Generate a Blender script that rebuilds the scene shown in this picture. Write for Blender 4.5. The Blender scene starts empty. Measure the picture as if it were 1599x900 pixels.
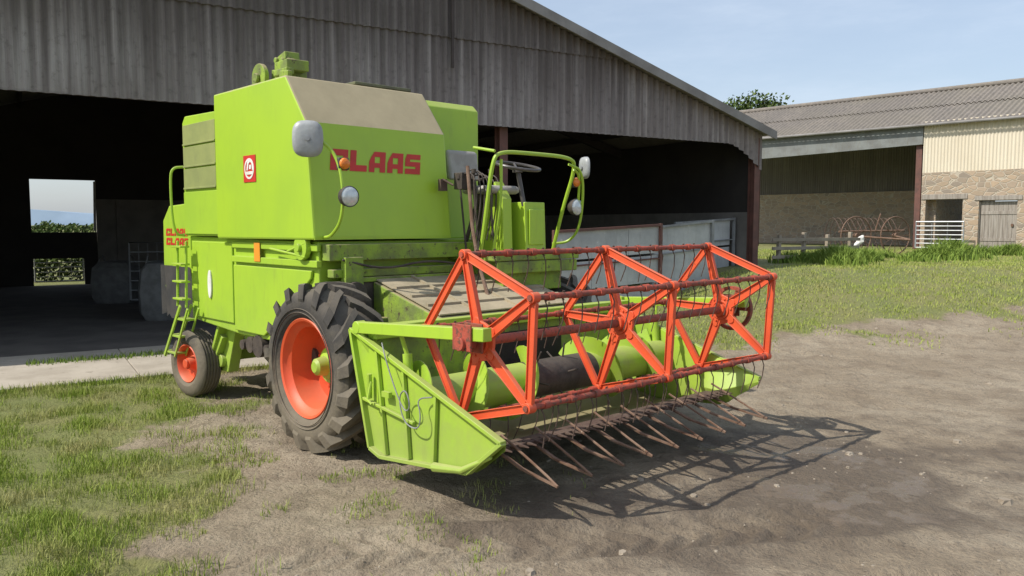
import bpy, bmesh, math, random
import numpy as np
from mathutils import Vector, Matrix, noise
random.seed(7); rng=np.random.default_rng(7)
scene=bpy.context.scene; COL=scene.collection
scene.view_settings.view_transform='Standard'
try: scene.view_settings.look='None'
except: pass
scene.view_settings.exposure=0

# ------------------------------------------------------------------ materials
def nd(nt,t,**k):
    n=nt.nodes.new(t)
    for a,b in k.items(): setattr(n,a,b)
    return n
def mixc(nt,fac,a,b,mode='MIX'):
    m=nd(nt,'ShaderNodeMix',data_type='RGBA',blend_type=mode)
    for s,v in ((m.inputs[0],fac),(m.inputs[6],a),(m.inputs[7],b)):
        if isinstance(v,bpy.types.NodeSocket): nt.links.new(v,s)
        elif isinstance(v,(int,float)): s.default_value=v
        else: s.default_value=(*v,1)
    return m.outputs[2]
def mth(nt,op,a,b=0.0,c=None,clamp=False):
    m=nd(nt,'ShaderNodeMath',operation=op,use_clamp=clamp)
    for s,v in zip(m.inputs,(a,b,c)):
        if v is None: continue
        if isinstance(v,bpy.types.NodeSocket): nt.links.new(v,s)
        else: s.default_value=v
    return m.outputs[0]
def sstep(nt,x,lo,hi):
    m=nd(nt,'ShaderNodeMapRange',interpolation_type='SMOOTHSTEP')
    nt.links.new(x,m.inputs[0]); m.inputs[1].default_value=lo; m.inputs[2].default_value=hi
    return m.outputs[0]
def noi(nt,vec,scale,detail=4,rough=.55):
    n=nd(nt,'ShaderNodeTexNoise'); n.inputs['Scale'].default_value=scale
    n.inputs['Detail'].default_value=detail; n.inputs['Roughness'].default_value=rough
    nt.links.new(vec,n.inputs['Vector']); return n.outputs[0]
def mapping(nt,vec,scale):
    m=nd(nt,'ShaderNodeMapping'); m.inputs['Scale'].default_value=scale
    nt.links.new(vec,m.inputs[0]); return m.outputs[0]
def newmat(name):
    m=bpy.data.materials.new(name); m.use_nodes=True; nt=m.node_tree
    b=nt.nodes['Principled BSDF']; tc=nd(nt,'ShaderNodeTexCoord')
    return m,nt,b,tc.outputs['Object']
def bump(nt,b,h,strength,dist=.02):
    n=nd(nt,'ShaderNodeBump'); n.inputs['Strength'].default_value=strength; n.inputs['Distance'].default_value=dist
    nt.links.new(h,n.inputs['Height']); nt.links.new(n.outputs[0],b.inputs['Normal'])
def mat(name,base,base2=None,scale=3,rough=.6,metal=0,dust=0,dustcol=(.30,.25,.14),dlo=.35,dhi=.75,stretch=(1,1,1),
        spots=None,spot_amt=.5,bmp=.15,bscale=30,spec=.5,grime=.0,lowdirt=0):
    m,nt,b,v=newmat(name)
    vv=mapping(nt,v,stretch)
    n1=noi(nt,vv,scale,6,.6)
    base2=base2 or tuple(c*.72 for c in base)
    c=mixc(nt,sstep(nt,n1,.35,.68),base,base2)
    if grime:
        n4=noi(nt,mapping(nt,v,(6,6,1.2)),2.2,6,.7)
        c=mixc(nt,mth(nt,'MULTIPLY',sstep(nt,n4,.5,.78),grime),c,(.14,.12,.08))
    if lowdirt:
        g2=nd(nt,'ShaderNodeNewGeometry'); s2=nd(nt,'ShaderNodeSeparateXYZ'); nt.links.new(g2.outputs['Position'],s2.inputs[0])
        n7=noi(nt,v,7,6,.7)
        k2=mth(nt,'MULTIPLY',sstep(nt,mth(nt,'SUBTRACT',mth(nt,'MULTIPLY',n7,1.6),s2.outputs[2]),-.3,.65),lowdirt)
        c=mixc(nt,k2,c,(.27,.225,.15))
    if spots:
        n2=noi(nt,v,scale*5,8,.7)
        c=mixc(nt,sstep(nt,n2,spot_amt,spot_amt+.08),c,spots)
    if dust:
        g=nd(nt,'ShaderNodeNewGeometry'); sx=nd(nt,'ShaderNodeSeparateXYZ'); nt.links.new(g.outputs['Normal'],sx.inputs[0])
        n3=noi(nt,v,4.5,6,.65)
        k=mth(nt,'MULTIPLY_ADD',mth(nt,'SUBTRACT',n3,.5),.5,sx.outputs[2])
        k=mth(nt,'MULTIPLY',sstep(nt,k,dlo,dhi),dust)
        c=mixc(nt,k,c,mixc(nt,n3,tuple(x*.75 for x in dustcol),tuple(x*1.25 for x in dustcol)))
        r=nd(nt,'ShaderNodeMix'); nt.links.new(k,r.inputs[0]); r.inputs[2].default_value=rough; r.inputs[3].default_value=.95
        nt.links.new(r.outputs[0],b.inputs['Roughness'])
    else: b.inputs['Roughness'].default_value=rough
    nt.links.new(c,b.inputs['Base Color']); b.inputs['Metallic'].default_value=metal
    b.inputs['Specular IOR Level'].default_value=spec
    if bmp: bump(nt,b,noi(nt,vv,bscale,5,.6),bmp)
    return m

GREEN=mat('green_paint',(.36,.545,.04),(.31,.485,.045),1.3,.40,dust=.42,spots=(.20,.19,.08),spot_amt=.71,bmp=.04,bscale=5,grime=.2,lowdirt=.32)
GREEND=mat('green_paint_dusty',(.36,.545,.035),(.32,.495,.04),1.0,.38,dust=.97,dustcol=(.35,.29,.19),dlo=.3,dhi=.5,bmp=.03,bscale=3,grime=.08,spots=(.21,.25,.07),spot_amt=.73)
GREENDIRTY=mat('green_paint_dirty',(.26,.39,.035),(.14,.18,.05),4,.7,dust=.9,spots=(.08,.065,.035),spot_amt=.57,bmp=.25,grime=.7)
OLIVE=mat('faded_olive_paint',(.27,.30,.095),(.21,.24,.08),2,.7,bmp=.08,grime=.35)
RED=mat('red_paint',(.72,.105,.034),(.62,.085,.03),2.5,.45,dust=.22,spots=(.20,.06,.03),spot_amt=.66,bmp=.06,grime=.2)
REDRUST=mat('worn_red_bar',(.38,.07,.04),(.20,.055,.035),6,.7,spots=(.12,.055,.035),spot_amt=.52,bmp=.3)
RUST=mat('rusty_steel',(.13,.07,.042),(.20,.13,.09),8,.8,spots=(.32,.25,.18),spot_amt=.6,bmp=.3)
RUSTD=mat('dark_rusty_iron',(.075,.045,.035),(.11,.075,.055),8,.85,bmp=.3)
DARK=mat('dark_greasy_steel',(.045,.035,.03),(.09,.07,.055),6,.7,bmp=.3)
BLACKV=mat('opening_shade_black',(.02,.017,.014),(.03,.025,.02),6,.9,bmp=.1)  # near-black colour painted in for the shade inside the feeder opening
TYRE=mat('tyre_rubber',(.040,.037,.034),(.075,.066,.054),3,.85,dust=.55,dustcol=(.17,.145,.11),dlo=.2,dhi=1,bmp=.25,grime=.5,lowdirt=.5)
RUBBER=mat('black_rubber',(.035,.035,.035),(.06,.055,.05),4,.6)
WHEELP=mat('worn_wheel_plastic',(.06,.055,.05),(.09,.08,.075),4,.4)
DUSTPLATE=mat('dusty_sheet',(.37,.31,.21),(.27,.23,.15),3,.9,bmp=.15,grime=.45)
GREYV=mat('grey_vinyl',(.42,.40,.36),(.30,.28,.25),4,.6,grime=.4)
GLASS=mat('lamp_glass',(.62,.66,.66),(.5,.54,.54),30,.15,metal=.3)
MIRB=mat('grey_mirror_back',(.36,.38,.38),(.28,.29,.30),5,.4,grime=.3)
AMBER=mat('amber_lens',(.75,.22,.03),(.6,.16,.02),30,.25)
WHITE=mat('white_paint',(.75,.74,.70),(.6,.58,.52),5,.6)
DRED=mat('decal_red',(.55,.03,.02),(.46,.03,.02),8,.5,bmp=0)
YEL=mat('decal_yellow',(.75,.50,.05),(.7,.4,.04),8,.5,bmp=0)
ORG=mat('decal_orange',(.8,.28,.02),(.7,.3,.03),8,.5,bmp=0)
HATCH=mat('hatch_grey',(.13,.14,.07),(.09,.09,.06),6,.7)

# ------------------------------------------------------------------ mesh builder
class MB:
    def __init__(s): s.v=[];s.f=[];s.m=[]
    def add(s,vs,fs,mi=0):
        o=len(s.v); s.v+= [tuple(p) for p in vs]
        for f in fs: s.f.append(tuple(i+o for i in f)); s.m.append(mi)
    def box(s,x0,x1,y0,y1,z0,z1,mi=0):
        s.add([(x0,y0,z0),(x1,y0,z0),(x1,y1,z0),(x0,y1,z0),(x0,y0,z1),(x1,y0,z1),(x1,y1,z1),(x0,y1,z1)],
              [(0,3,2,1),(4,5,6,7),(0,1,5,4),(1,2,6,5),(2,3,7,6),(3,0,4,7)],mi)
    def beam(s,p0,p1,w,h,mi=0,up=(0,0,1),w2=None,h2=None):
        p0=Vector(p0);p1=Vector(p1); d=(p1-p0).normalized(); up=Vector(up)
        x=d.cross(up)
        if x.length<1e-4: x=d.cross(Vector((1,0,0)))
        x.normalize(); u=x.cross(d).normalized()
        w2=w if w2 is None else w2; h2=h if h2 is None else h2
        vs=[]
        for p,a,b in ((p0,w,h),(p1,w2,h2)):
            for i,j in ((-1,-1),(1,-1),(1,1),(-1,1)): vs.append(p+x*i*a/2+u*j*b/2)
        s.add(vs,[(0,3,2,1),(4,5,6,7),(0,1,5,4),(1,2,6,5),(2,3,7,6),(3,0,4,7)],mi)
    def path(s,pts,r,n=8,mi=0,closed=False,r2=None):
        P=[Vector(p) for p in pts]; N=len(P); rings=[]
        ref=None
        for i,p in enumerate(P):
            a=P[(i-1)%N] if (i>0 or closed) else p; b=P[(i+1)%N] if (i<N-1 or closed) else p
            d=(b-a).normalized()
            if ref is None:
                ref=Vector((0,0,1)) if abs(d.z)<.9 else Vector((1,0,0))
            x=(ref-d*ref.dot(d))
            if x.length<1e-4: x=d.orthogonal()
            x.normalize(); y=d.cross(x); ref=x
            rr=r if r2 is None else r+(r2-r)*i/(N-1)
            rings.append([p+x*math.cos(2*math.pi*k/n)*rr+y*math.sin(2*math.pi*k/n)*rr for k in range(n)])
        vs=[q for R in rings for q in R]; fs=[]
        for i in range(N if closed else N-1):
            j=(i+1)%N
            for k in range(n): fs.append((i*n+k,i*n+(k+1)%n,j*n+(k+1)%n,j*n+k))
        if not closed:
            fs.append(tuple(range(n))[::-1]); fs.append(tuple((N-1)*n+k for k in range(n)))
        s.add(vs,fs,mi)
    def tube(s,p0,p1,r,n=12,mi=0,r2=None): s.path([p0,p1],r,n,mi,r2=r2)
    def prism(s,poly,a,b,mi=0,axis='y',caps=None):
        n=len(poly)
        def P(p,t):
            return (p[0],t,p[1]) if axis=='y' else ((t,p[0],p[1]) if axis=='x' else (p[0],p[1],t))
        vs=[P(p,a) for p in poly]+[P(p,b) for p in poly]
        fs=[tuple(range(n)),tuple(range(n,2*n))[::-1]]
        for i in range(n):
            j=(i+1)%n; fs.append((i,i+n,j+n,j))
        s.add(vs,fs,mi)
    def rev(s,prof,n=48,c=(0,0,0),mi=0,closed=False,axis='y'):
        vs=[];m=len(prof)
        for k in range(n):
            a=2*math.pi*k/n
            for (y,r) in prof:
                if axis=='y': vs.append((c[0]+r*math.cos(a),c[1]+y,c[2]+r*math.sin(a)))
                elif axis=='x': vs.append((c[0]+y,c[1]+r*math.cos(a),c[2]+r*math.sin(a)))
                else: vs.append((c[0]+r*math.cos(a),c[1]+r*math.sin(a),c[2]+y))
        fs=[]
        for k in range(n):
            k2=(k+1)%n
            for i in range(m if closed else m-1):
                j=(i+1)%m; fs.append((k*m+i,k*m+j,k2*m+j,k2*m+i))
        s.add(vs,fs,mi)
    def disc(s,c,r,y0,y1,n=32,mi=0,axis='y'):
        s.rev([(y0,0.0001),(y0,r),(y1,r),(y1,0.0001)],n,c,mi,axis=axis)
    def obj(s,name,parent=None,mats=(GREEN,),smooth=True,bevel=0,loc=(0,0,0),rot=0,recalc=True,ang=35,**props):
        me=bpy.data.meshes.new(name); me.from_pydata(s.v,[],s.f)
        for m in mats: me.materials.append(m)
        me.polygons.foreach_set('material_index',s.m)
        if recalc:
            bm=bmesh.new(); bm.from_mesh(me); bmesh.ops.recalc_face_normals(bm,faces=bm.faces); bm.to_mesh(me); bm.free()
        if smooth:
            me.polygons.foreach_set('use_smooth',[True]*len(me.polygons)); me.set_sharp_from_angle(angle=math.radians(ang))
        me.update()
        o=bpy.data.objects.new(name,me); COL.objects.link(o)
        if parent: o.parent=parent
        o.location=loc; o.rotation_euler=(0,0,rot)
        if bevel:
            b=o.modifiers.new('bevel','BEVEL'); b.width=bevel; b.segments=2; b.limit_method='ANGLE'; b.angle_limit=math.radians(40)
        for k,v in props.items(): o[k]=v
        return o
def empty(name,loc,rotz,**p):
    e=bpy.data.objects.new(name,None); COL.objects.link(e); e.location=loc; e.rotation_euler=(0,0,rotz); e.empty_display_size=.3
    for k,v in p.items(): e[k]=v
    return e
def copy_to(o,parent,loc=None,rot=None):
    c=o.copy(); COL.objects.link(c); c.parent=parent
    if loc is not None: c.location=loc
    if rot is not None: c.rotation_euler=rot
    return c
def smoothp(pts,it=2):
    P=[Vector(p) for p in pts]
    for _ in range(it):
        Q=[P[0]]
        for a,b in zip(P[:-1],P[1:]): Q+= [a*.75+b*.25,a*.25+b*.75]
        Q.append(P[-1]); P=Q
    return P

# ------------------------------------------------------------------ camera / light
cam=bpy.data.cameras.new('camera'); co=bpy.data.objects.new('camera',cam); COL.objects.link(co)
PITCH=math.radians(4.51)
co.location=(0,0,1.9); co.rotation_euler=(math.pi/2-PITCH,0,0)
cam.sensor_width=36; cam.lens=28.25; cam.clip_end=9000; cam.clip_start=.05
scene.camera=co
tosun=Vector((-.787,-.333,1.0)).normalized()
sl=bpy.data.lights.new('sun','SUN'); sl.energy=5.0; sl.angle=math.radians(.53); sl.color=(1,.94,.85)
so=bpy.data.objects.new('sun',sl); COL.objects.link(so); so.rotation_euler=(-tosun).to_track_quat('-Z','Y').to_euler(); so.location=(-20,-5,30)
w=bpy.data.worlds.new('World'); scene.world=w; w.use_nodes=True; nt=w.node_tree
bg=nt.nodes['Background']; sky=nd(nt,'ShaderNodeTexSky'); sky.sky_type='NISHITA'; sky.sun_disc=False
sky.sun_elevation=math.asin(tosun.z); sky.sun_rotation=math.atan2(tosun.x,tosun.y)%(2*math.pi)
sky.air_density=1.0; sky.dust_density=1.8; sky.ozone_density=1.1
tc=nd(nt,'ShaderNodeTexCoord'); mv=mapping(nt,tc.outputs['Generated'],(1.2,1.2,5))
cn=noi(nt,mv,1.6,8,.6)
cl=mth(nt,'MULTIPLY_ADD',sstep(nt,cn,.40,.8),.50,.36)
nt.links.new(mixc(nt,cl,sky.outputs[0],(5.3,6.0,7.0)),bg.inputs[0]); bg.inputs[1].default_value=.15

# ------------------------------------------------------------------ ground
def ss(t): t=min(1,max(0,t)); return t*t*(3-2*t)
G=Vector((.851,.524,0)); GN=Vector((.524,-.852,0)); BROOT=Vector((-11.22,8.77,0))
def gable_dist(x,y): return (x-BROOT.x)*GN.x+(y-BROOT.y)*GN.y
def rise(x,y): return .92*ss((y-11)/8)*ss(x/6)
def fr(x,y,s,o=4): return noise.fractal(Vector((x*s,y*s,.37)),.9,2.1,o)
AP=2.62
def grass(x,y):
    n=fr(x,y,.8,3)
    bnd=-1.75-.22*max(0,y-4.2)
    g=ss((bnd+n*1.0-x)/1.5+.28)
    d=gable_dist(x,y)
    if d<AP+.03: g=0
    if y>9.7: g*=ss(1-(y-9.7)/.8)
    yb=12.6+.28*(x-5)
    r=ss((y-yb+n*1.3)/1.8+.3)*ss((x-.5)/2)
    if y>70: r=1
    if x<-13 or (d<-15.6): r=max(r,.95)
    return min(1,max(g,r))
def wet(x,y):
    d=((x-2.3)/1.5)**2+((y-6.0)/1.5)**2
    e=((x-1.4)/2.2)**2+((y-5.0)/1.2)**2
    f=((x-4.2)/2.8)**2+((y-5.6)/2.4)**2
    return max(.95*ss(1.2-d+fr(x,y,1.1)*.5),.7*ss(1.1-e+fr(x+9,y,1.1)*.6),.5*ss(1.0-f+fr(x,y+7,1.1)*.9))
TRK=[((-2.4,4.3),(2.0,5.0)),((-1.4,3.3),(3.4,4.2)),((3.0,3.2),(8.0,10.5)),((5.2,3.2),(9.2,9.2))]
def tracks(x,y):
    z=0
    for (a,b) in TRK:
        dx,dy=b[0]-a[0],b[1]-a[1]; L=math.hypot(dx,dy); u=((x-a[0])*dx+(y-a[1])*dy)/L; v=((x-a[0])*-dy+(y-a[1])*dx)/L
        v+=.12*noise.noise(Vector((u*.7,a[0],0))); 
        if -.3<u<L+.3 and abs(v)<.45:
            e=ss((.26-abs(v))/.08)*ss((u+.3)/.5)*ss((L+.3-u)/.5)
            br=ss(noise.noise(Vector((x*.9,y*.9,9)))*2.2+.9)
            q=math.sin((u+abs(v)*.9+.05*noise.noise(Vector((x*5,y*5,1))))*2*math.pi/.20)
            z+=e*br*(-.020+.022*q)
            r=ss(1-abs(abs(v)-.31)/.10); z+=.022*r*br
    return z
def gz(x,y):
    z=rise(x,y)
    if -12<x<14 and 1<y<20:
        m=ss((gable_dist(x,y)-AP-.1)/.5)
        wv=wet(x,y) if (-1.5<x<8 and y<9) else 0
        z+=m*(fr(x,y,1.3,4)*.018+fr(x+5,y,4.5,4)*.018*(1-.5*wv)-.008*wv)
        if y<11: z+=tracks(x,y)
    return z
xs=np.concatenate([-np.geomspace(9.2,4000,42)[::-1],np.arange(-9,-3,.1),np.arange(-3,5,.035),np.arange(5,11,.09),np.geomspace(11.1,4000,44)])
ys=np.concatenate([np.array([-400,-60,-15,-4,0,1.0,2.0]),np.arange(2.6,8.0,.035),np.arange(8.0,13,.1),np.arange(13.1,30,.35),np.geomspace(30.5,5000,36)])
nx,ny=len(xs),len(ys)
V=np.zeros((ny,nx,3)); C=np.zeros((ny,nx,4)); C[...,3]=1
for j,y in enumerate(ys):
    for i,x in enumerate(xs):
        V[j,i]=(x,y,gz(x,y)); C[j,i,0]=grass(x,y); C[j,i,1]=wet(x,y) if 2<y<10 and -2<x<9 else 0
idx=np.arange(nx*ny).reshape(ny,nx)
F=np.stack([idx[:-1,:-1],idx[:-1,1:],idx[1:,1:],idx[1:,:-1]],-1).reshape(-1,4)
me=bpy.data.meshes.new('ground'); me.from_pydata(V.reshape(-1,3).tolist(),[],F.tolist())
ca=me.color_attributes.new('mask','FLOAT_COLOR','POINT'); ca.data.foreach_set('color',C.reshape(-1))
me.polygons.foreach_set('use_smooth',[True]*len(me.polygons))
ground=bpy.data.objects.new('ground',me); COL.objects.link(ground); ground['kind']='structure'
m,nt,b,v=newmat('ground_dirt_grass')
at=nd(nt,'ShaderNodeAttribute'); at.attribute_name='mask'; sp=nd(nt,'ShaderNodeSeparateColor'); nt.links.new(at.outputs['Color'],sp.inputs[0])
n1=noi(nt,v,.7,8,.6); n2=noi(nt,v,5,8,.65); n3=noi(nt,v,40,6,.7); n5=noi(nt,v,14,6,.65); n6=noi(nt,v,1.9,8,.65)
dirt=mixc(nt,sstep(nt,n1,.35,.65),(.39,.325,.235),(.30,.24,.165))
dirt=mixc(nt,mth(nt,'MULTIPLY',sstep(nt,n6,.44,.68),.7),dirt,(.215,.165,.112))
dirt=mixc(nt,mth(nt,'MULTIPLY',sstep(nt,n2,.47,.74),.7),dirt,(.18,.14,.095))
dirt=mixc(nt,mth(nt,'MULTIPLY',sstep(nt,n5,.52,.78),.5),dirt,(.14,.11,.075))
vo=nd(nt,'ShaderNodeTexVoronoi'); vo.inputs['Scale'].default_value=22; nt.links.new(v,vo.inputs['Vector'])
peb=mth(nt,'MULTIPLY',mth(nt,'LESS_THAN',vo.outputs['Distance'],.22),sstep(nt,n5,.52,.62))
dirt=mixc(nt,mth(nt,'MULTIPLY',peb,.4),dirt,(.42,.38,.32))
dirt=mixc(nt,mth(nt,'MULTIPLY',sstep(nt,n3,.4,.7),.35),dirt,(.14,.11,.075))
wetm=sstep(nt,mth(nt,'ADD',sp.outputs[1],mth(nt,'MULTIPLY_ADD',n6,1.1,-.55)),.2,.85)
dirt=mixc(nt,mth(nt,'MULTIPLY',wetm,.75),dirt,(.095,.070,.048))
gcol=mixc(nt,sstep(nt,n1,.35,.7),(.17,.21,.045),(.26,.25,.085))
gcol=mixc(nt,mth(nt,'MULTIPLY',sstep(nt,n3,.3,.75),.7),gcol,(.12,.13,.04))
gm=sstep(nt,mth(nt,'ADD',sp.outputs[0],mth(nt,'MULTIPLY_ADD',n2,.9,-.45)),.42,.7)
nt.links.new(mixc(nt,mth(nt,'MULTIPLY',gm,.88),dirt,gcol),b.inputs['Base Color'])
pud=mth(nt,'MULTIPLY',sstep(nt,n6,.50,.55),sstep(nt,sp.outputs[1],.78,.92))
rr=mth(nt,'SUBTRACT',.95,mth(nt,'MULTIPLY',wetm,.18)); rr=mth(nt,'SUBTRACT',rr,mth(nt,'MULTIPLY',pud,.52),clamp=True)
nt.links.new(rr,b.inputs['Roughness'])
hh=mth(nt,'ADD',mth(nt,'MULTIPLY',n2,1.0),mth(nt,'ADD',mth(nt,'MULTIPLY',n5,.8),mth(nt,'ADD',mth(nt,'MULTIPLY',n3,.35),mth(nt,'MULTIPLY',peb,.2))))
bn=nd(nt,'ShaderNodeBump'); bn.inputs['Distance'].default_value=.055
nt.links.new(mth(nt,'SUBTRACT',1.0,mth(nt,'MULTIPLY',pud,.75)),bn.inputs['Strength']); nt.links.new(hh,bn.inputs['Height']); nt.links.new(bn.outputs[0],b.inputs['Normal'])
me.materials.append(m)

# hills
mb=MB(); n=80; top=[]
for i in range(n+1):
    x=-3400+i*3000/n; y=2600+300*math.sin(i*.1)
    h=38+28*noise.noise(Vector((i*.09,3,0)))+6*noise.noise(Vector((i*.5,1,0)))
    top.append((x,y,h))
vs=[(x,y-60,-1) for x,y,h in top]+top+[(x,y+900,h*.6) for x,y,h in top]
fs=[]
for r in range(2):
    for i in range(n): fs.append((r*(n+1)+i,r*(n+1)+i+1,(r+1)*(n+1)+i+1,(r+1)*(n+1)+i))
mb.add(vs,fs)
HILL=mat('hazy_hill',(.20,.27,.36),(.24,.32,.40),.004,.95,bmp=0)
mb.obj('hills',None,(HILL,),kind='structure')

# ------------------------------------------------------------------ leafy things
def leafmat(name,a,bb,c):
    m,nt,b,v=newmat(name); oi=nd(nt,'ShaderNodeNewGeometry')
    r=oi.outputs['Random Per Island']; n=noi(nt,v,1.2,3)
    cc=mixc(nt,r,a,bb); cc=mixc(nt,sstep(nt,n,.45,.7),cc,c)
    nt.links.new(cc,b.inputs['Base Color']); b.inputs['Roughness'].default_value=.7; b.inputs['Specular IOR Level'].default_value=.2
    return m
def scatter_blades(name,n,sampler,h0,h1,w,matl,label=None,lean=.5):
    P=[];t=0
    while len(P)<n and t<n*8:
        t+=1; q=sampler()
        if q: P.append(q)
    P=np.array(P); k=len(P)
    ang=rng.uniform(0,2*np.pi,k); h=rng.uniform(h0,h1,k)*P[:,3]; la=rng.uniform(0,2*np.pi,k); ln=rng.uniform(.1,lean,k)*h
    ww=w*rng.uniform(.6,1.4,k)
    dx=np.cos(ang)*ww; dy=np.sin(ang)*ww
    A=P[:,:3]-np.stack([dx,dy,np.full(k,.01)],1); B=P[:,:3]+np.stack([dx,dy,np.full(k,-.01)],1)
    M=P[:,:3]+np.stack([np.cos(la)*ln*.35,np.sin(la)*ln*.35,h*.6],1)
    T=P[:,:3]+np.stack([np.cos(la)*ln,np.sin(la)*ln,h],1)
    ML=M-np.stack([dx,dy,0*dx],1)*.6; MR=M+np.stack([dx,dy,0*dx],1)*.6
    VV=np.stack([A,B,MR,ML,T],1).reshape(-1,3)
    b0=np.arange(k)*5
    faces=[(a,a+1,a+2,a+3) for a in b0]+[(a+3,a+2,a+4) for a in b0]
    me=bpy.data.meshes.new(name); me.from_pydata(VV.tolist(),[],faces); me.materials.append(matl)
    o=bpy.data.objects.new(name,me); COL.objects.link(o); o['kind']='stuff'
    if label: o['label']=label
    return o
GR1=leafmat('grass_blades',(.19,.28,.035),(.30,.35,.07),(.37,.34,.14))
GR3=leafmat('field_grass_blades',(.24,.31,.055),(.34,.38,.10),(.36,.35,.14))
GR2=leafmat('weed_leaves',(.12,.20,.03),(.24,.32,.06),(.16,.23,.04))
def s_left():
    x=random.uniform(-7.5,-.2); y=random.uniform(2.6,10.2)
    if random.random()>(4.5/max(y,3)): return None
    g=grass(x,y)
    cl=noise.noise(Vector((x*2.2,y*2.2,5)))+.4*noise.noise(Vector((x*7,y*7,5)))
    p=g*(.40+cl*1.0)
    if g<.4: p=g*.9*ss((cl-.15)*4)
    if random.random()<p: return (x,y,gz(x,y),.5+.8*max(0,cl+.3))
def s_right():
    x=random.uniform(2,26); y=random.uniform(11,32)
    if random.random()>12/y: return None
    if gable_dist(x,y)<.3 and x<7: return None
    g=grass(x,y)
    cl=noise.noise(Vector((x*.9,y*.9,8)))+.5*noise.noise(Vector((x*3,y*3,8)))
    if g<.6: g*=ss(cl*3+.4)
    if random.random()<g*(.6+cl*.6): return (x,y,gz(x,y),.7+.4*max(0,cl))
def s_dirt():
    x=random.uniform(-2.6,.6); y=random.uniform(3.4,7.2)
    cl=noise.noise(Vector((x*2.6,y*2.6,15)))+.3*noise.noise(Vector((x*9,y*9,15)))
    if cl>.26 and random.random()<.6*ss((.9-x)/2.5): return (x,y,gz(x,y),.8)
scatter_blades('grass',85000,s_left,.03,.10,.0026,GR1,'short patchy grass with dry straw',.9)
scatter_blades('grass_patch',90000,s_right,.03,.08,.008,GR3,'sunlit short grass before farm buildings',.9)
scatter_blades('grass_tufts',5500,s_dirt,.025,.07,.0028,GR1,'thin grass tufts growing through dirt',.9)
def s_weed():
    t=random.random(); x=6.6+t*9.5; y=19.4+t*6.0+random.gauss(0,.5)
    cl=noise.noise(Vector((x*.8,y*.8,3)))
    if cl>.05+random.random()*.15: return (x,y,gz(x,y),.35+1.3*max(0,cl))
scatter_blades('weeds',14000,s_weed,.2,.48,.02,GR2,'tall green weeds along the old fence',.8)
def s_apron():
    t=random.uniform(2,9.5); d=AP+.06+random.gauss(0,.06); p=BROOT+G*t+GN*d
    return (p.x,p.y,0,.8)
scatter_blades('grass_verge',5000,s_apron,.04,.12,.004,GR1,'grass along the concrete edge')
def s_apron2():
    t=random.uniform(5,7.2); d=.9+random.gauss(0,.10); p=BROOT+G*t+GN*d
    return (p.x,p.y,.03,.8)
scatter_blades('grass_crack',900,s_apron2,.04,.10,.006,GR2,'grass in the concrete joint')

# stones
mb=MB()
def stone(x,y,r):
    z=gz(x,y); s1=random.uniform(.7,1.3); s2=random.uniform(.25,.45); a=random.uniform(0,6)
    vs=[];
    for k in range(6):
        t=a+k*math.pi/3; rr=r*random.uniform(.75,1.1); vs.append((x+rr*math.cos(t)*s1,y+rr*math.sin(t),z-r*.2))
    for k in range(6):
        t=a+k*math.pi/3+.2; rr=r*random.uniform(.45,.75); vs.append((x+rr*math.cos(t)*s1,y+rr*math.sin(t),z+r*s2))
    fs=[(k,(k+1)%6,(k+1)%6+6,k+6) for k in range(6)]+[(6,7,8,9,10,11)]
    mb.add(vs,fs)
for i in range(4200):
    x=random.uniform(-2.5,9); y=random.uniform(2.8,14)
    if grass(x,y)>.5: continue
    if noise.noise(Vector((x*.9,y*.9,2)))<random.uniform(-.2,.4): continue
    stone(x,y,random.choice([.005,.007,.010,.014]) if random.random()<.97 else random.uniform(.02,.05))
for (x,y,r) in ((2.1,3.35,.07),(3.4,5.4,.06),(3.1,4.6,.05),(4.2,5.9,.06),(1.4,3.0,.05),(3.9,6.9,.05)): stone(x,y,r)
STONE_S=mat('pebble_stone',(.32,.275,.215),(.23,.19,.14),9,.9)
mb.obj('gravel',None,(STONE_S,),smooth=False,kind='stuff',label='loose pebbles and stones on the dirt')

def leafmass(name,fn,n,size,matl,parent=None,**p):
    vs=[];fs=[]
    for i in range(n):
        c=fn(); 
        if c is None: continue
        c=Vector(c); d=Vector((random.gauss(0,1),random.gauss(0,1),random.gauss(0,1))).normalized(); e=d.orthogonal().normalized(); f=d.cross(e)
        s1=size*random.uniform(.6,1.4); k=len(vs)
        vs+= [c+e*s1,c+f*s1*.6,c-e*s1,c-f*s1*.6]; fs.append((k,k+1,k+2,k+3))
    me=bpy.data.meshes.new(name); me.from_pydata([tuple(q) for q in vs],[],fs); me.materials.append(matl)
    o=bpy.data.objects.new(name,me); COL.objects.link(o); o.parent=parent
    for k,v in p.items(): o[k]=v
    return o
LEAF=leafmat('tree_leaves',(.045,.085,.015),(.10,.14,.03),(.06,.08,.03))
BARK=mat('bark',(.12,.09,.065),None,6,.9)
tr=empty('tree',(14.0,50,.85),0,label='leafy tree rising behind the stone building',category='tree')
mb=MB(); mb.path([(0,0,-.2),(.1,0,2),(0,.1,4),(.1,0,6.4)],.28,8,0,r2=.1)
limbs=[]
for k in range(9):
    a=k*2.4; p=Vector((math.cos(a)*random.uniform(1.2,2.2),math.sin(a)*1.5,random.uniform(5.8,8)))
    limbs.append(p); mb.path([(0,0,3.3+k*.25),p*.5+Vector((0,0,2.6)),p],.09,6,0,r2=.02)
mb.obj('trunk',tr,(BARK,))
cls=[(p,random.uniform(.6,1.0)) for p in limbs]+[(Vector((-1.3,0,7.7)),.7),(Vector((-.3,0,8.1)),.7),(Vector((.8,0,8.4)),.75),(Vector((1.8,0,8.1)),.6),(Vector((2.5,0,7.5)),.5)]
def fn():
    c,r=random.choice(cls); d=Vector((random.gauss(0,1),random.gauss(0,1),random.gauss(0,.8))).normalized()*r*random.uniform(.4,1.25)
    return c+d
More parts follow.
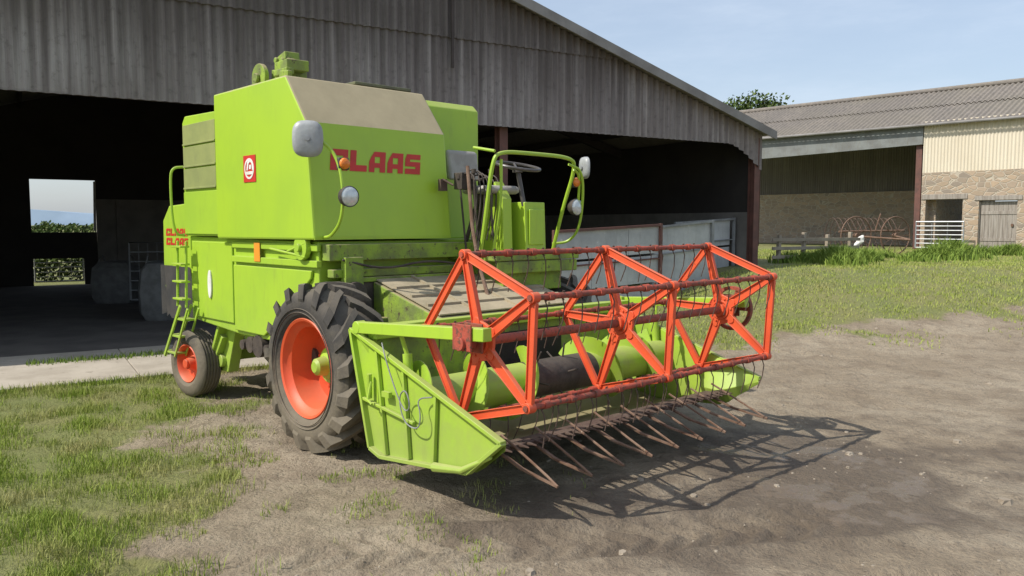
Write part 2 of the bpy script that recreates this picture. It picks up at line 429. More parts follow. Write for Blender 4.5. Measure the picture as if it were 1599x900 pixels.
leafmass('crown',fn,7500,.10,LEAF,tr)
def fh():
    x=random.uniform(0,22); y=random.gauss(0,.5); h=1.9+.5*noise.noise(Vector((x*.5,0,0)))+.3*noise.noise(Vector((x*2,0,4)))
    return (x,y,random.uniform(0,1)**.6*h)
h=leafmass('hedge',fh,9000,.13,LEAF,None,label='dark green hedge bordering a far field',category='hedge')
h.location=(-46,60,0); h.rotation_euler=(0,0,.1)

# ------------------------------------------------------------------ corrugated sheet helper
def corrmat(name,c1,c2,c3,dark=.5,dk=.35,zlo=None):
    m,nt,b,v=newmat(name)
    n1=noi(nt,mapping(nt,v,(6,6,.28)),1.0,8,.65); n2=noi(nt,v,.5,5,.55); n3=noi(nt,v,9,6,.7)
    sep=nd(nt,'ShaderNodeSeparateXYZ'); nt.links.new(v,sep.inputs[0])
    fl=mth(nt,'FLOOR',mth(nt,'DIVIDE',sep.outputs[0],.95)); fz=mth(nt,'FLOOR',mth(nt,'DIVIDE',sep.outputs[2],1.9))
    cx=nd(nt,'ShaderNodeCombineXYZ'); nt.links.new(fl,cx.inputs[0]); nt.links.new(fz,cx.inputs[1])
    wn=nd(nt,'ShaderNodeTexWhiteNoise'); nt.links.new(cx.outputs[0],wn.inputs[0])
    c=mixc(nt,sstep(nt,n1,.33,.66),c1,c2)
    c=mixc(nt,mth(nt,'MULTIPLY',sstep(nt,n2,.35,.7),.65),c,c3)
    c=mixc(nt,mth(nt,'MULTIPLY',wn.outputs[0],.5),c,c2)
    c=mixc(nt,mth(nt,'MULTIPLY',sstep(nt,n3,.5,.75),dark),c,tuple(x*dk for x in c3))
    if zlo is not None:
        st=noi(nt,mapping(nt,v,(9,9,.12)),1.0,6,.6)
        k=sstep(nt,mth(nt,'MULTIPLY_ADD',st,2.2,mth(nt,'MULTIPLY',mth(nt,'SUBTRACT',sep.outputs[2],zlo),.55)),1.05,2.1)
        c=mixc(nt,mth(nt,'MULTIPLY',k,.8),c,tuple(x*.42 for x in c3))
    nt.links.new(c,b.inputs['Base Color']); b.inputs['Roughness'].default_value=.9
    bump(nt,b,n3,.3,.01)
    return m
def corr(mb,o,u,v,n,width,lo,hi,pitch,amp,rows=1,mi=0,step=8):
    o=Vector(o);u=Vector(u);v=Vector(v);n=Vector(n)
    N=int(width/pitch*step); vs=[];fs=[]
    for i in range(N+1):
        d=width*i/N; a=amp*math.sin(2*math.pi*d/pitch); l=lo(d);h=hi(d)
        for r in range(rows+1):
            t=l+(h-l)*r/rows
            vs.append(o+u*d+v*t+n*a)
    R=rows+1
    for i in range(N):
        for r in range(rows): fs.append((i*R+r,(i+1)*R+r,(i+1)*R+r+1,i*R+r+1))
    mb.add(vs,fs,mi)
CG=corrmat('weathered_fibre_cement',(.41,.38,.365),(.19,.165,.16),(.20,.17,.155),.55,zlo=3.9)
CROOF=corrmat('weathered_roof_sheet',(.25,.22,.19),(.16,.145,.13),(.21,.19,.15),.5)
CCREAM=corrmat('cream_painted_sheet',(.68,.62,.50),(.62,.56,.44),(.57,.50,.38),.12,.8)
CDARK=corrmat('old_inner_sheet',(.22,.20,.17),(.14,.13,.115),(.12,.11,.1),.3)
CONC=mat('concrete',(.42,.375,.31),(.33,.29,.235),1.5,.9,bmp=.3,bscale=20,spots=(.22,.19,.15),spot_amt=.6)
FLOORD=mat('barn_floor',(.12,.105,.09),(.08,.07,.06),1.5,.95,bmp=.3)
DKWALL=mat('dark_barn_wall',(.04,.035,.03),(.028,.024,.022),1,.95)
CBLOCK=mat('grey_concrete_panel',(.20,.185,.165),(.14,.13,.115),1.5,.95)
REDSTEEL=mat('oxide_red_steel',(.15,.065,.05),(.10,.05,.04),4,.7)
DKSTEEL=mat('dark_brown_steel',(.06,.045,.04),None,4,.7)
FASC=mat('grey_fascia',(.26,.25,.24),(.19,.18,.17),2,.9)

# ------------------------------------------------------------------ barn
BR=math.atan2(.524,.851)
barn=empty('barn',BROOT,BR,label='large open-fronted barn with weathered corrugated gable cladding',category='barn')
W=20.15; D=15.3; SL=.296; EZ=4.05; LZ=3.77
topf=lambda d: EZ+SL*min(d,W-d)-.02
def lowf(d):
    return LZ-(.58*((d-19.05)/1.1)**1.5 if d>19.05 else 0)
mb=MB()
corr(mb,(0,0,0),(1,0,0),(0,0,1),(0,-1,0),W,lowf,lambda d:min(topf(d),LZ+1.65),.165,.03,1)
corr(mb,(0,-.035,0),(1,0,0),(0,0,1),(0,-1,0),W,lambda d:min(topf(d)-.001,LZ+1.53),topf,.165,.03,1)
mb.obj('gable_wall',barn,(CG,),recalc=False,ang=80)
mb=MB(); mb.box(0,W-1.2,.06,.16,3.78,3.93); mb.obj('door_beam',barn,(DKSTEEL,),bevel=.004)
mb=MB(); mb.box(11.83,11.88,-.10,-.07,4.75,7.2); mb.obj('drain_pipe',barn,(DKSTEEL,),bevel=.004)
mb=MB()
for a,b2 in ((0,W/2),(W,W/2)):
    x0=a-.14*(1 if a==0 else -1)
    z0=EZ-.14*SL; z1=EZ+SL*W/2
    s=[(x0,z0),(b2,z1),(b2,z1+.06),(x0,z0+.06)]
    mb.prism(s,-.28,D+.2,0)
mb.obj('roof',barn,(CROOF,),smooth=False)
mb=MB()
for a in (0,W):
    x0=a-.17*(1 if a==0 else -1); z0=EZ-.17*SL; z1=EZ+SL*W/2
    mb.prism([(x0,z0-.10),(W/2,z1-.10),(W/2,z1+.09),(x0,z0+.09)],-.315,-.283,0)
mb.obj('verge_board',barn,(FASC,),smooth=False)
mb=MB()
hx0,hx1=5.36,7.14
mb.box(0,hx0,D,D+.15,0,4.0); mb.box(hx1,W,D,D+.15,2.7,4.0)
mb.box(hx0,hx1,D,D+.15,3.29,4.0); mb.box(hx0,hx1,D,D+.15,.85,1.66); mb.box(6.75,hx1,D,D+.15,0,.85)
mb.prism([(0,4.0),(W,4.0),(W,4.03),(W/2,EZ+SL*W/2-.01),(0,4.03)],D,D+.15,0)
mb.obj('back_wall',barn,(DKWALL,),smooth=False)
mb=MB(); mb.beam((hx1-.06,D-.05,1.70),(hx1-.02,D-.05,3.25),.07,.07,up=(0,1,0)); mb.obj('window_post',barn,(GREYV,),smooth=False)
mb=MB(); mb.box(hx1,W-.15,D-.05,D+.15,0,2.7)
for i in range(6): mb.box(7.7+i*2.2,7.8+i*2.2,D-.12,D-.052,0,2.7)
mb.obj('panel_wall',barn,(CBLOCK,),smooth=False)
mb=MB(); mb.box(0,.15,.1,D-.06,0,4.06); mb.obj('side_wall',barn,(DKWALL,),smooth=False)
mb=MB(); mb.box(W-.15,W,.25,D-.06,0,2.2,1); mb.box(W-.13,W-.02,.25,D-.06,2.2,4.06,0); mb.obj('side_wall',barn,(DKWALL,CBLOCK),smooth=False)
def ibeam(mb,x,y,z0,z1,w=.2):
    mb.box(x-w/2,x+w/2,y-.1,y-.085,z0,z1); mb.box(x-w/2,x+w/2,y+.085,y+.1,z0,z1); mb.box(x-.008,x+.008,y-.084,y+.084,z0,z1)
for x in (.27,13.1,W-.10):
    mb=MB(); ibeam(mb,x,.28 if x<18 else .12,0,EZ-.1 if x!=13.1 else 5.5,.18); mb.obj('post',barn,(REDSTEEL,),smooth=False)
mb=MB()
for yy in (5,10):
    ibeam(mb,13.1,yy,0,5.5)
    mb.beam((.2,yy,3.9),(W/2,yy,6.85),.15,.22); mb.beam((W-.2,yy,3.9),(W/2,yy,6.85),.15,.22)
for k in range(1,8):
    d=k*1.3
    for q in (d,W-d): mb.box(q-.05,q+.05,.05,D-.06,EZ+SL*d-.2,EZ+SL*d-.04)
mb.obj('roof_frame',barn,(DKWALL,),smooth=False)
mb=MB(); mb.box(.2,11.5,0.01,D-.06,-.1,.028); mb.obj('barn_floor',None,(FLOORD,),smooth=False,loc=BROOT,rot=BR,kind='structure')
mb=MB()
for i in range(5): mb.box(.2+i*2.0,2.19+i*2.0,-AP+.03*math.sin(i*3),0,-.1,.034)
mb.obj('concrete_apron',None,(CONC,),smooth=False,bevel=.01,loc=BROOT,rot=BR,kind='structure')
def BL(x,y,z=0):
    p=BROOT+G*x-GN*y; return Vector((p.x,p.y,z))
def fb2():
    x=random.uniform(0,4.2); h=.95+.25*noise.noise(Vector((x*1.5,0,9)))
    return (x,random.gauss(0,.25),random.uniform(0,1)**.7*h)
h2=leafmass('shrub',fb2,2600,.07,LEAF,None,label='low dark shrub added to dim the barn hatch view',category='shrub')  # added leaf mass that darkens the bright field seen through the lower hatch
h2.location=BL(3.9,D+2.6,0); h2.rotation_euler=(0,0,BR)

BAG=mat('woven_grey_bag',(.15,.15,.145),(.10,.10,.095),5,.9,bmp=.4,bscale=12)
def bag(loc,h,lab):
    e=empty('bulk_bag',loc,random.uniform(0,1),label=lab,category='bulk bag',group='bulk bags on the barn floor')
    mb=MB(); n=24; prof=[(0,.42),(.15,.5),(.5*h,.53),(.85*h,.47),(.97*h,.36),(1.0*h,.2),(1.0*h,.001)]
    vs=[];m=len(prof)
    for k in range(n):
        a=2*math.pi*k/n; sq=1/ max(abs(math.cos(a)),abs(math.sin(a)))**.55
        for (z,r) in prof:
            rr=r*sq*(1+.06*noise.noise(Vector((math.cos(a)*2,math.sin(a)*2,z*3)))); vs.append((rr*math.cos(a),rr*math.sin(a),z))
    fs=[((k*m+i),((k+1)%n)*m+i,((k+1)%n)*m+i+1,k*m+i+1) for k in range(n) for i in range(m-1)]
    mb.add(vs,fs); mb.obj('sack_body',e,(BAG,))
    for sx in (-1,1):
        mb=MB(); mb.path(smoothp([(sx*.35,-.3,h*.9),(sx*.32,-.1,h+.12),(sx*.32,.1,h+.12),(sx*.35,.3,h*.9)],2),.015,6); mb.obj('strap',e,(BAG,))
bag((-9.55,19.4,.03),1.0,'filled pale woven bulk bag on barn floor')
bag((-6.9,16.0,.03),1.15,'large grey woven bulk bag near barn opening')

def gate(name,loc,rot,w,h,n,matl,lab,r=.02,vert=2,grp=None):
    e=empty(name,loc,rot,label=lab,category='gate')
    if grp: e['group']=grp
    mb=MB(); mb.path([(0,0,.1),(0,0,h),(w,0,h),(w,0,.1)],r*1.2,8); mb.tube((0,0,.1),(w,0,.1),r,8)
    mb.obj('gate_frame',e,(matl,))
    for i in range(1,n):
        mb=MB(); z=.1+(h-.1)*i/n; mb.tube((0,0,z),(w,0,z),r*.8,8); mb.obj('rail',e,(matl,))
    for i in range(1,vert+1):
        mb=MB(); x=w*i/(vert+1); mb.beam((x,.02,.1),(x,.02,h),.04,.01); mb.obj('brace',e,(matl,))
    return e
GALV=mat('galvanised_steel',(.42,.44,.45),(.33,.34,.35),4,.5,metal=.5)
GALVD=mat('dull_galvanised',(.25,.26,.26),(.18,.18,.18),4,.7)
gate('livestock_gate',BL(5.4,D+.6),BR,1.35,.85,5,GALVD,'small metal gate behind the barn hatch',.02,3,'livestock gates around the barn')
gate('livestock_gate',(-9.0,18.9,.03),.4,1.2,1.45,6,GALVD,'grey metal gate leaning beside bulk bags',.02,5,'livestock gates around the barn')

SHEET=mat('galvanised_panel',(.48,.49,.48),(.34,.35,.35),1.6,.6,metal=.1,spots=(.58,.58,.56),spot_amt=.6,bmp=.08,grime=.4)
def panel(name,x0,x1,y,h,lab,frame=REDSTEEL,rows=3):
    p=BL(x0,y); z=gz(p.x,p.y); q=BL(x1,y); zq=gz(q.x,q.y)
    e=empty(name,(p.x,p.y,z),BR,label=lab,category='metal panel',group='sheet metal barriers in barn mouth')
    L=x1-x0; dz=(zq-z)*.4
    mb=MB()
    for r in range(rows):
        a=h*r/rows+.03; b2=h*(r+1)/rows-.02
        for k in range(int(L/.9)+1):
            xa=k*.9; xb=min(L,xa+.895)
            if xb-xa<.1: continue
            yy=.006*((k+r)%2)
            mb.add([(xa,yy,a+dz*xa/L),(xb,yy,a+dz*xb/L),(xb,yy,b2+dz*xb/L),(xa,yy,b2+dz*xa/L),
                    (xa,yy+.01,a+dz*xa/L),(xb,yy+.01,a+dz*xb/L),(xb,yy+.01,b2+dz*xb/L),(xa,yy+.01,b2+dz*xa/L)],[(0,1,2,3),(7,6,5,4),(0,4,5,1),(3,2,6,7),(0,3,7,4),(1,5,6,2)])
    mb.obj('sheet',e,(SHEET,),smooth=False)
    mb=MB()
    mb.beam((0,-.03,h+dz*0),(L,-.03,h+dz),.05,.05); mb.beam((L,-.03,0),(L,-.03,h+.03+dz),.06,.06,up=(0,1,0)); mb.beam((0,-.03,0),(0,-.03,h+.03),.06,.06,up=(0,1,0))
    mb.beam((0,-.03,h*.62),(L,-.03,h*.62+dz),.03,.03)
    mb.obj('frame',e,(frame,),bevel=.004)
panel('metal_barrier',13.4,16.0,-1.1,1.75,'galvanised sheet barrier with rusty red frame')
panel('metal_barrier',16.1,17.8,-.75,1.50,'pale galvanised sheet panel standing in barn mouth',GALVD,1)
panel('metal_barrier',18.0,19.9,.6,1.30,'dull grey sheet panel inside barn mouth',GALVD,2)

# ------------------------------------------------------------------ stone farm building
m,nt,b,v=newmat('rubble_stone')
vo=nd(nt,'ShaderNodeTexVoronoi'); vo.inputs['Scale'].default_value=3.2
mp=mapping(nt,v,(1,1,1.9)); nt.links.new(mp,vo.inputs['Vector'])
ve=nd(nt,'ShaderNodeTexVoronoi'); ve.feature='DISTANCE_TO_EDGE'; ve.inputs['Scale'].default_value=3.2; nt.links.new(mp,ve.inputs['Vector'])
sc=nd(nt,'ShaderNodeSeparateColor'); nt.links.new(vo.outputs['Color'],sc.inputs[0])
c=mixc(nt,sc.outputs[0],(.44,.33,.22),(.27,.23,.19)); c=mixc(nt,mth(nt,'MULTIPLY',sc.outputs[1],.6),c,(.54,.41,.29))
c=mixc(nt,mth(nt,'MULTIPLY',noi(nt,v,8,6),.5),c,(.2,.16,.12))
ed=sstep(nt,ve.outputs['Distance'],.02,.08)
c=mixc(nt,ed,(.44,.39,.31),c); nt.links.new(c,b.inputs['Base Color']); b.inputs['Roughness'].default_value=.95
bump(nt,b,ed,.6,.03); STONEW=m
WOOD=mat('grey_weathered_wood',(.34,.31,.27),(.22,.19,.16),2,.9,stretch=(8,8,.6),bmp=.4)
WOODF=mat('fence_wood',(.34,.29,.22),(.24,.2,.15),3,.9,bmp=.3)
ANG=math.atan2(-.7257,.688)
fb=empty('farm_building',(9.1,39.4,.88),ANG,label='stone farm building with cream corrugated upper wall',category='farm building')
mb=MB(); xs0,xs1=10.28,21.0
mb.box(xs0,10.45,0,.45,-.5,3.05); mb.box(11.79,12.35,0,.45,-.5,3.05); mb.box(13.63,xs1,0,.45,-.5,3.05)
mb.box(10.45,11.79,0,.45,2.0,3.05)
mb.box(12.35,13.63,0,.45,1.92,3.05)
mb.box(xs0,xs0+.4,.46,7.9,-.5,3.05); mb.box(xs1-.45,xs1,.46,7.9,-.5,4.9)
mb.obj('stone_wall',fb,(STONEW,),smooth=False)
mb=MB(); corr(mb,(xs0,.02,0),(1,0,0),(0,0,1),(0,-1,0),xs1-xs0,lambda d:3.0,lambda d:5.05,.12,.018); mb.box(xs0,xs1,.06,.12,2.98,5.0)
mb.obj('clad_wall',fb,(CCREAM,),recalc=False,ang=80)
mb=MB()
for i in range(8):
    x0=12.38+i*.153; mb.box(x0,x0+.148,.12,.16,.04,1.88)
mb.box(12.4,13.6,.10,.118,.4,.52); mb.box(12.4,13.6,.10,.118,1.4,1.52); mb.box(12.352,12.378,.05,.2,0,1.915); mb.box(13.602,13.628,.05,.2,0,1.915)
dr=mb.obj('door',fb,(WOOD,),bevel=.004)
mb=MB(); mb.box(13.42,13.5,.07,.099,.95,1.05); mb.obj('handle',dr,(RUST,))
mb=MB(); mb.box(10.3,11.95,-.03,-.002,2.0,2.2); mb.obj('lintel',fb,(WOOD,),bevel=.01)
mb=MB(); mb.box(12.2,13.78,-.03,-.002,1.93,2.1); mb.obj('lintel',fb,(WOOD,),bevel=.01)
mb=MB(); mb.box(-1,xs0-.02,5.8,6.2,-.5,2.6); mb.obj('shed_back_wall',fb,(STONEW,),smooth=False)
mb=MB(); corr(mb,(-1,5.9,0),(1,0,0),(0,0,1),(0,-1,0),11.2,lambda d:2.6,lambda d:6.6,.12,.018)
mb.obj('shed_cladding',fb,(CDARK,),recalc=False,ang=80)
mb=MB(); mb.prism([(-1,3.9),(xs0-.01,4.16),(xs0-.01,4.90),(-1,4.90)],-.04,.03); mb.obj('fascia',fb,(mat('blue_grey_fascia',(.20,.215,.21),(.15,.155,.15),2,.8,grime=.5),),bevel=.01)
for x in (3.0,10.1):
    mb=MB(); ibeam(mb,x,.2,-.4,4.6,.22); mb.obj('post',fb,(REDSTEEL,),smooth=False)
mb=MB(); run=4.2; sl=.43
L=Vector((0,math.cos(math.atan(sl)),math.sin(math.atan(sl)))); nn=Vector((0,-L.z,L.y)); ln=math.hypot(run,run*sl)
corr(mb,(-4,-.25,4.92),(1,0,0),L,nn,25.5,lambda d:0,lambda d:ln*.52,.2,.035)
corr(mb,(-4,-.25,4.96),(1,0,0),L,nn,25.5,lambda d:ln*.5,lambda d:ln,.2,.035)
L2=Vector((0,-L.y,L.z)); corr(mb,(-4,8.15,4.95),(1,0,0),L2,Vector((0,L.z,L.y)),25.5,lambda d:0,lambda d:ln,.2,.035)
rf=mb.obj('roof',fb,(CROOF,),recalc=False,ang=80)
mb=MB(); mb.tube((-4,3.95,4.95+run*sl+.06),(21.5,3.95,4.95+run*sl+.06),.11,10); mb.obj('ridge_cap',rf,(CROOF,))
mb=MB(); mb.path([(-1,-.3,4.90),(21.3,-.3,4.87)],.05,8); mb.obj('gutter',rf,(FASC,))
def FB(x,y,z=0):
    X=Vector((.688,-.7257,0)); Y=Vector((.7257,.688,0)); q=Vector((9.1,39.4,.85))+X*x+Y*y; q.z=.85+z; return q
gate('farm_gate',FB(10.35,-.6,.06),ANG,1.7,1.1,6,GALV,'galvanised tubular gate across the dark doorway',.028,2)

f=empty('wooden_fence',(6.75,20.4,.90),.55,label='weathered grey rail fence standing among weeds',category='fence')
for i in range(4):
    mb=MB(); mb.beam((i*.95,0,-.2),(i*.95+.03,0,.74+.06*(i%2)),.09,.09,up=(0,1,0)); mb.obj('fence_post',f,(WOODF,),bevel=.01)
for k in range(3):
    mb=MB(); z=.18+k*.22; mb.beam((-.3,-.07,z),(3.2,-.07,z+random.uniform(-.05,.05)),.03,.085); mb.obj('rail',f,(WOODF,),bevel=.004)

hr=empty('hay_rake',(11.0,26.2,.92),.25,label='old rusty hay rake with spoked wheels in weeds',category='hay rake')
def wheel_rake(cx,R,rotz):
    e=MB()
    e.path([(cx+R*math.cos(t*math.pi/16),0,R+R*math.sin(t*math.pi/16)) for t in range(32)],.022,6,closed=True)
    for k in range(12):
        a=k*math.pi/6; e.tube((cx,0,R),(cx+R*math.cos(a),0,R+R*math.sin(a)),.012,6)
    e.disc((cx,0,R),.08,-.08,.08,12)
    e.obj('wheel',hr,(RUST,),rot=rotz)
wheel_rake(.25,.62,.1); wheel_rake(1.9,.62,.1)
mb=MB(); mb.tube((-.2,.3,.75),(2.4,.4,.78),.035); mb.tube((.3,.1,.6),(1.3,-1.2,.5),.03); mb.tube((1.9,.2,.6),(1.3,-1.2,.5),.03); mb.tube((1.2,.3,.8),(1.3,.2,1.35),.025)
mb.obj('rake_frame',hr,(RUST,))
for k in range(12):
    mb=MB(); x=-.1+k*.2; mb.path(smoothp([(x,.35,.8),(x,.75,1.3),(x,1.15,.95),(x,1.2,.4),(x,.95,.08)],2),.013,6); mb.obj('rake_tine',hr,(RUSTD,))
mb=MB(); n=14; vs=[]
for j in range(9):
    for k in range(n):
        a=2*math.pi*k/n; t=j/8; r=.11*math.sin(math.pi*min(.97,max(.1,t)))**.6*(1+1.1*noise.noise(Vector((math.cos(a)*1.5,math.sin(a)*1.5,t*3))))
        vs.append((r*math.cos(a)+.2*t,r*math.sin(a)*.7,t*.42))
mb.add(vs,[(j*n+k,j*n+(k+1)%n,(j+1)*n+(k+1)%n,(j+1)*n+k) for j in range(8) for k in range(n)])
mb.obj('plastic_sack',None,(WHITE,),loc=(10.95,25.6,1.15),label='crumpled white plastic sack caught on rusty rake',category='sack')

# ------------------------------------------------------------------ COMBINE
cb=empty('combine_harvester',(-1.736,6.57,0),math.atan2(-.7257,.688),label='old lime green combine harvester with red pickup reel header',category='combine harvester')

mb=MB(); mb.prism([(-2.05,3.2),(-.56,3.2),(-.22,2.77),(-.12,1.77),(-2.05,1.76)],.2,1.7)
gt=mb.obj('grain_tank',cb,(GREEND,),smooth=False,bevel=.018)
mb=MB(); mb.beam((-.135,.21,1.785),(-.135,1.69,1.785),.03,.03); mb.obj('flange',gt,(GREEN,),smooth=False)
mb=MB(); mb.box(-1.3,-.62,.95,1.6,3.215,3.245); mb.obj('hatch_cover',gt,(HATCH,),bevel=.006)
mb=MB(); mb.prism([(-2.95,3.19),(-.8,3.19),(-.72,3.12),(-.72,1.75),(-2.95,1.75)],1.703,2.57)
mb.obj('engine_cover',cb,(GREEN,),smooth=False,bevel=.015)
mb=MB(); mb.prism([(-2.97,3.0),(-2.9,3.07),(-2.053,3.05),(-2.053,1.78),(-2.97,1.78)],.24,1.7)
rb=mb.obj('rear_body',cb,(GREEN,),smooth=False,bevel=.012)
for z0,z1 in ((2.28,2.5),(2.515,2.735),(2.75,2.97)):
    mb=MB(); mb.box(-2.93,-2.1,.226,.238,z0,z1)
    mb.box(-2.93,-2.1,.218,.2255,z0,z0+.02)
    mb.obj('louvre_panel',rb,(OLIVE,),smooth=False,bevel=.004)
mb=MB(); mb.box(-2.95,-2.07,.228,.238,1.80,2.25); mb.obj('side_cover',rb,(GREEN,),smooth=False,bevel=.004)
mb=MB(); mb.prism([(-2.97,1.775),(-2.97,.86),(-1.84,.80),(-.95,.80),(-.2,1.15),(-.2,1.755),(-1.0,1.755)],.29,2.5)
lb=mb.obj('lower_body',cb,(GREEN,),smooth=False,bevel=.012)
mb=MB(); mb.box(-2.87,-1.87,.268,.288,.9,1.72); mb.obj('side_panel',lb,(GREEN,),smooth=False,bevel=.008)
mb=MB(); mb.prism([(-1.83,.84),(-1.2,.84),(-.75,1.1),(-.30,1.43),(-.28,1.50),(-1.83,1.50)],.262,.288); mb.obj('side_panel',lb,(GREEN,),smooth=False,bevel=.008)
for z,w_ in ((1.56,.05),(1.70,.04)):
    mb=MB(); mb.beam((-1.83,.272,z),(-.16,.272,z),w_,.06); mb.obj('side_rail',lb,(GREEN,),smooth=False,bevel=.006)
mb=MB(); mb.disc((-.38,.24,1.70),.11,-.03,.02,28); mb.disc((-.38,.20,1.70),.035,-.02,.01,16); mb.tube((-.95,.22,1.68),(-.3,.22,1.62),.012); mb.tube((-.62,.22,1.66),(-.3,.22,1.74),.012)
mb.obj('drive_pulley',lb,(GREEN,),bevel=.003)
pts=[(-2.40+.045*math.cos(t*math.pi/12),1.27+.15*math.sin(t*math.pi/12)) for t in range(24)]
mb=MB(); mb.prism(pts,.25,.267); mb.obj('marker_plate',lb,(WHITE,),smooth=False,bevel=.004)
mb=MB(); mb.box(-1.32,-1.20,.240,.2415,1.55,1.73); mb.obj('sticker',lb,(ORG,),smooth=False)
mb=MB(); mb.prism([(-2.973,2.15),(-3.75,2.12),(-3.95,1.95),(-3.98,1.15),(-2.973,1.0)],.36,2.4)
rh=mb.obj('rear_hood',cb,(GREEN,),smooth=False,bevel=.015)
mb=MB()
vs=[];fs=[];n=14
for i in range(n+1):
    s_=-3.98+.95*i/n
    for z in (1.42,1.1,.82+.03*math.sin(i*2)): vs.append((s_,.325+.02*math.sin(i*1.7)+(.0 if z>1.2 else .03*math.sin(i)),z))
for i in range(n):
    for r in range(2): fs.append((i*3+r,(i+1)*3+r,(i+1)*3+r+1,i*3+r+1))
mb.add(vs,fs); mb.obj('rubber_flap',rh,(RUBBER,),recalc=False)

def letter(ch):
    if ch=='C': return [[(0,.0),(1,0),(1,.3),(0,.3)],[(0,.3),(.34,.3),(.34,.7),(0,.7)],[(0,.7),(1,.7),(1,1),(.12,1),(0,.88)],[(.72,.58),(1,.58),(1,.7),(.72,.7)],[(.72,.3),(1,.3),(1,.42),(.72,.42)]]
    if ch=='L': return [[(0,0),(1,0),(1,.3),(0,.3)],[(0,.3),(.36,.3),(.36,1),(0,1)]]
    if ch=='A': return [[(0,0),(.34,0),(.34,.75),(.12,.75),(0,.5)],[(.66,0),(1,0),(1,.75),(.66,.75)],[(.12,.75),(1,.75),(1,1),(.3,1)],[(.34,.22),(.66,.22),(.66,.45),(.34,.45)]]
    if ch=='S': return [[(0,0),(1,0),(1,.27),(0,.27)],[(.68,.27),(1,.27),(1,.38),(.68,.38)],[(0,.38),(1,.38),(1,.62),(0,.62)],[(0,.62),(.32,.62),(.32,.74),(0,.74)],[(0,.74),(1,.74),(1,1),(.1,1)]]
def word(mb,txt,fn,lw,lh,gap,skew=.14):
    x=0
    for ch in txt:
        for poly in letter(ch):
            vs=[fn((x+(p[0])*lw+skew*p[1]*lw),p[1]*lh) for p in poly]
            mb.add(vs,[tuple(range(len(vs)))])
        x+=lw+gap
def frontfn(a,z):
    Z=2.37+z; return (-.12-.1*(Z-1.77)+.004,.40+a,Z)
mb=MB(); word(mb,'CLAAS',frontfn,.175,.185,.022); mb.obj('lettering',gt,(DRED,),smooth=False,recalc=False,label='bold red block maker lettering')
mb=MB(); word(mb,'CLAAS',lambda a,z:(-3.86+a,.356,1.66+z),.115,.085,.018); word(mb,'CLAAS',lambda a,z:(-3.86+a,.356,1.77+z),.115,.085,.018)
mb.obj('lettering',rh,(DRED,),smooth=False,recalc=False)
mb=MB(); mb.box(-1.40,-1.15,.194,.1985,2.30,2.55); em=mb.obj('emblem_sticker',gt,(DRED,),smooth=False)
mb=MB()
mb.rev([(0,.078),(0,.098),(-.002,.098),(-.002,.078)],40,(-1.275,.1925,2.425),0,True)
mb.prism([(-1.345,2.37),(-1.2,2.37),(-1.2,2.40),(-1.345,2.40)],.190,.1925)
mb.prism([(-1.33,2.41),(-1.30,2.41),(-1.285,2.47),(-1.25,2.49),(-1.22,2.47),(-1.215,2.41),(-1.19,2.41),(-1.2,2.49),(-1.25,2.52),(-1.31,2.49)],.190,.1925)
mb.prism([(-1.275,2.42),(-1.24,2.42),(-1.23,2.46),(-1.27,2.46)],.190,.1925)
mb.obj('emblem_mark',em,(WHITE,),smooth=False)
mb=MB(); mb.add([(-.124,.33,1.80),(-.124,.47,1.80),(-.134,.47,1.91),(-.134,.33,1.91)],[(0,1,2,3)])
mb.obj('warning_sticker',gt,(YEL,),smooth=False,recalc=False)

mb=MB(); mb.beam((-1.28,.62,3.2),(-1.26,.62,3.38),.24,.26); mb.beam((-1.30,.60,3.40),(-.98,.56,3.39),.22,.10); mb.beam((-1.34,.6,3.46),(-1.12,.58,3.50),.15,.08)
mb.beam((-1.12,.46,3.30),(-.95,.46,3.28),.05,.09); mb.box(-1.24,-.98,.44,.52,3.30,3.36)
for k in range(3): mb.disc((-1.3+.12*k,.54,3.47-.02*k),.03,-.05,.03,12)
eh=mb.obj('elevator_head',cb,(GREENDIRTY,),smooth=False,bevel=.01)
mb=MB(); mb.disc((-1.46,.42,3.31),.14,-.025,.02,32); mb.disc((-1.46,.39,3.31),.045,-.03,.0,20); mb.obj('elevator_pulley',eh,(GREENDIRTY,),bevel=.005)

# ---- wheels
def tyre_mesh(R,w,rim,N=17,lug=.055,lw=.033,swp=.36):
    mb=MB(); Rb=R-lug
    prof=[(-w*.40,rim),(-w*.47,rim+.04),(-w*.515,rim+.35*(Rb-rim)),(-w*.51,rim+.62*(Rb-rim)),(-w*.475,Rb-.045),(-w*.40,Rb-.012),(-w*.2,Rb),(0,Rb+.003)]
    prof=prof+[(-y,r) for y,r in prof[::-1][1:]]
    mb.rev(prof,72)
    for sgn in (-1,1):
        for i in range(N):
            th0=2*math.pi*(i+(.5 if sgn>0 else 0))/N
            st=[(-.01,0,Rb-.01,R-.004),(.15,.25,Rb-.01,R),(.33,.62,Rb-.01,R-.003),(.47,.92,Rb-.05,R-.012),(.53,1.05,Rb-.12,Rb-.07)]
            vs=[]
            for (yy,tt,r0,r1) in st:
                th=th0-swp*tt; dl=lw/R*(1+.45*tt); y=sgn*yy*w
                for (dd,rr) in ((-dl*1.3,r0),(dl*1.3,r0),(dl,r1),(-dl,r1)):
                    vs.append((rr*math.cos(th+dd),y if rr==r1 or yy<.5 else sgn*.49*w,rr*math.sin(th+dd)))
            fs=[(0,1,2,3),(16,19,18,17)]
            for k in range(4):
                for q in range(4): fs.append((k*4+q,k*4+(q+1)%4,(k+1)*4+(q+1)%4,(k+1)*4+q))
            mb.add(vs,fs)
    for r in (.47,.50): mb.rev([(-.004,r-.004),(-.012,r),(-.004,r+.004)],64,(0,-w*.508,0))
    return mb
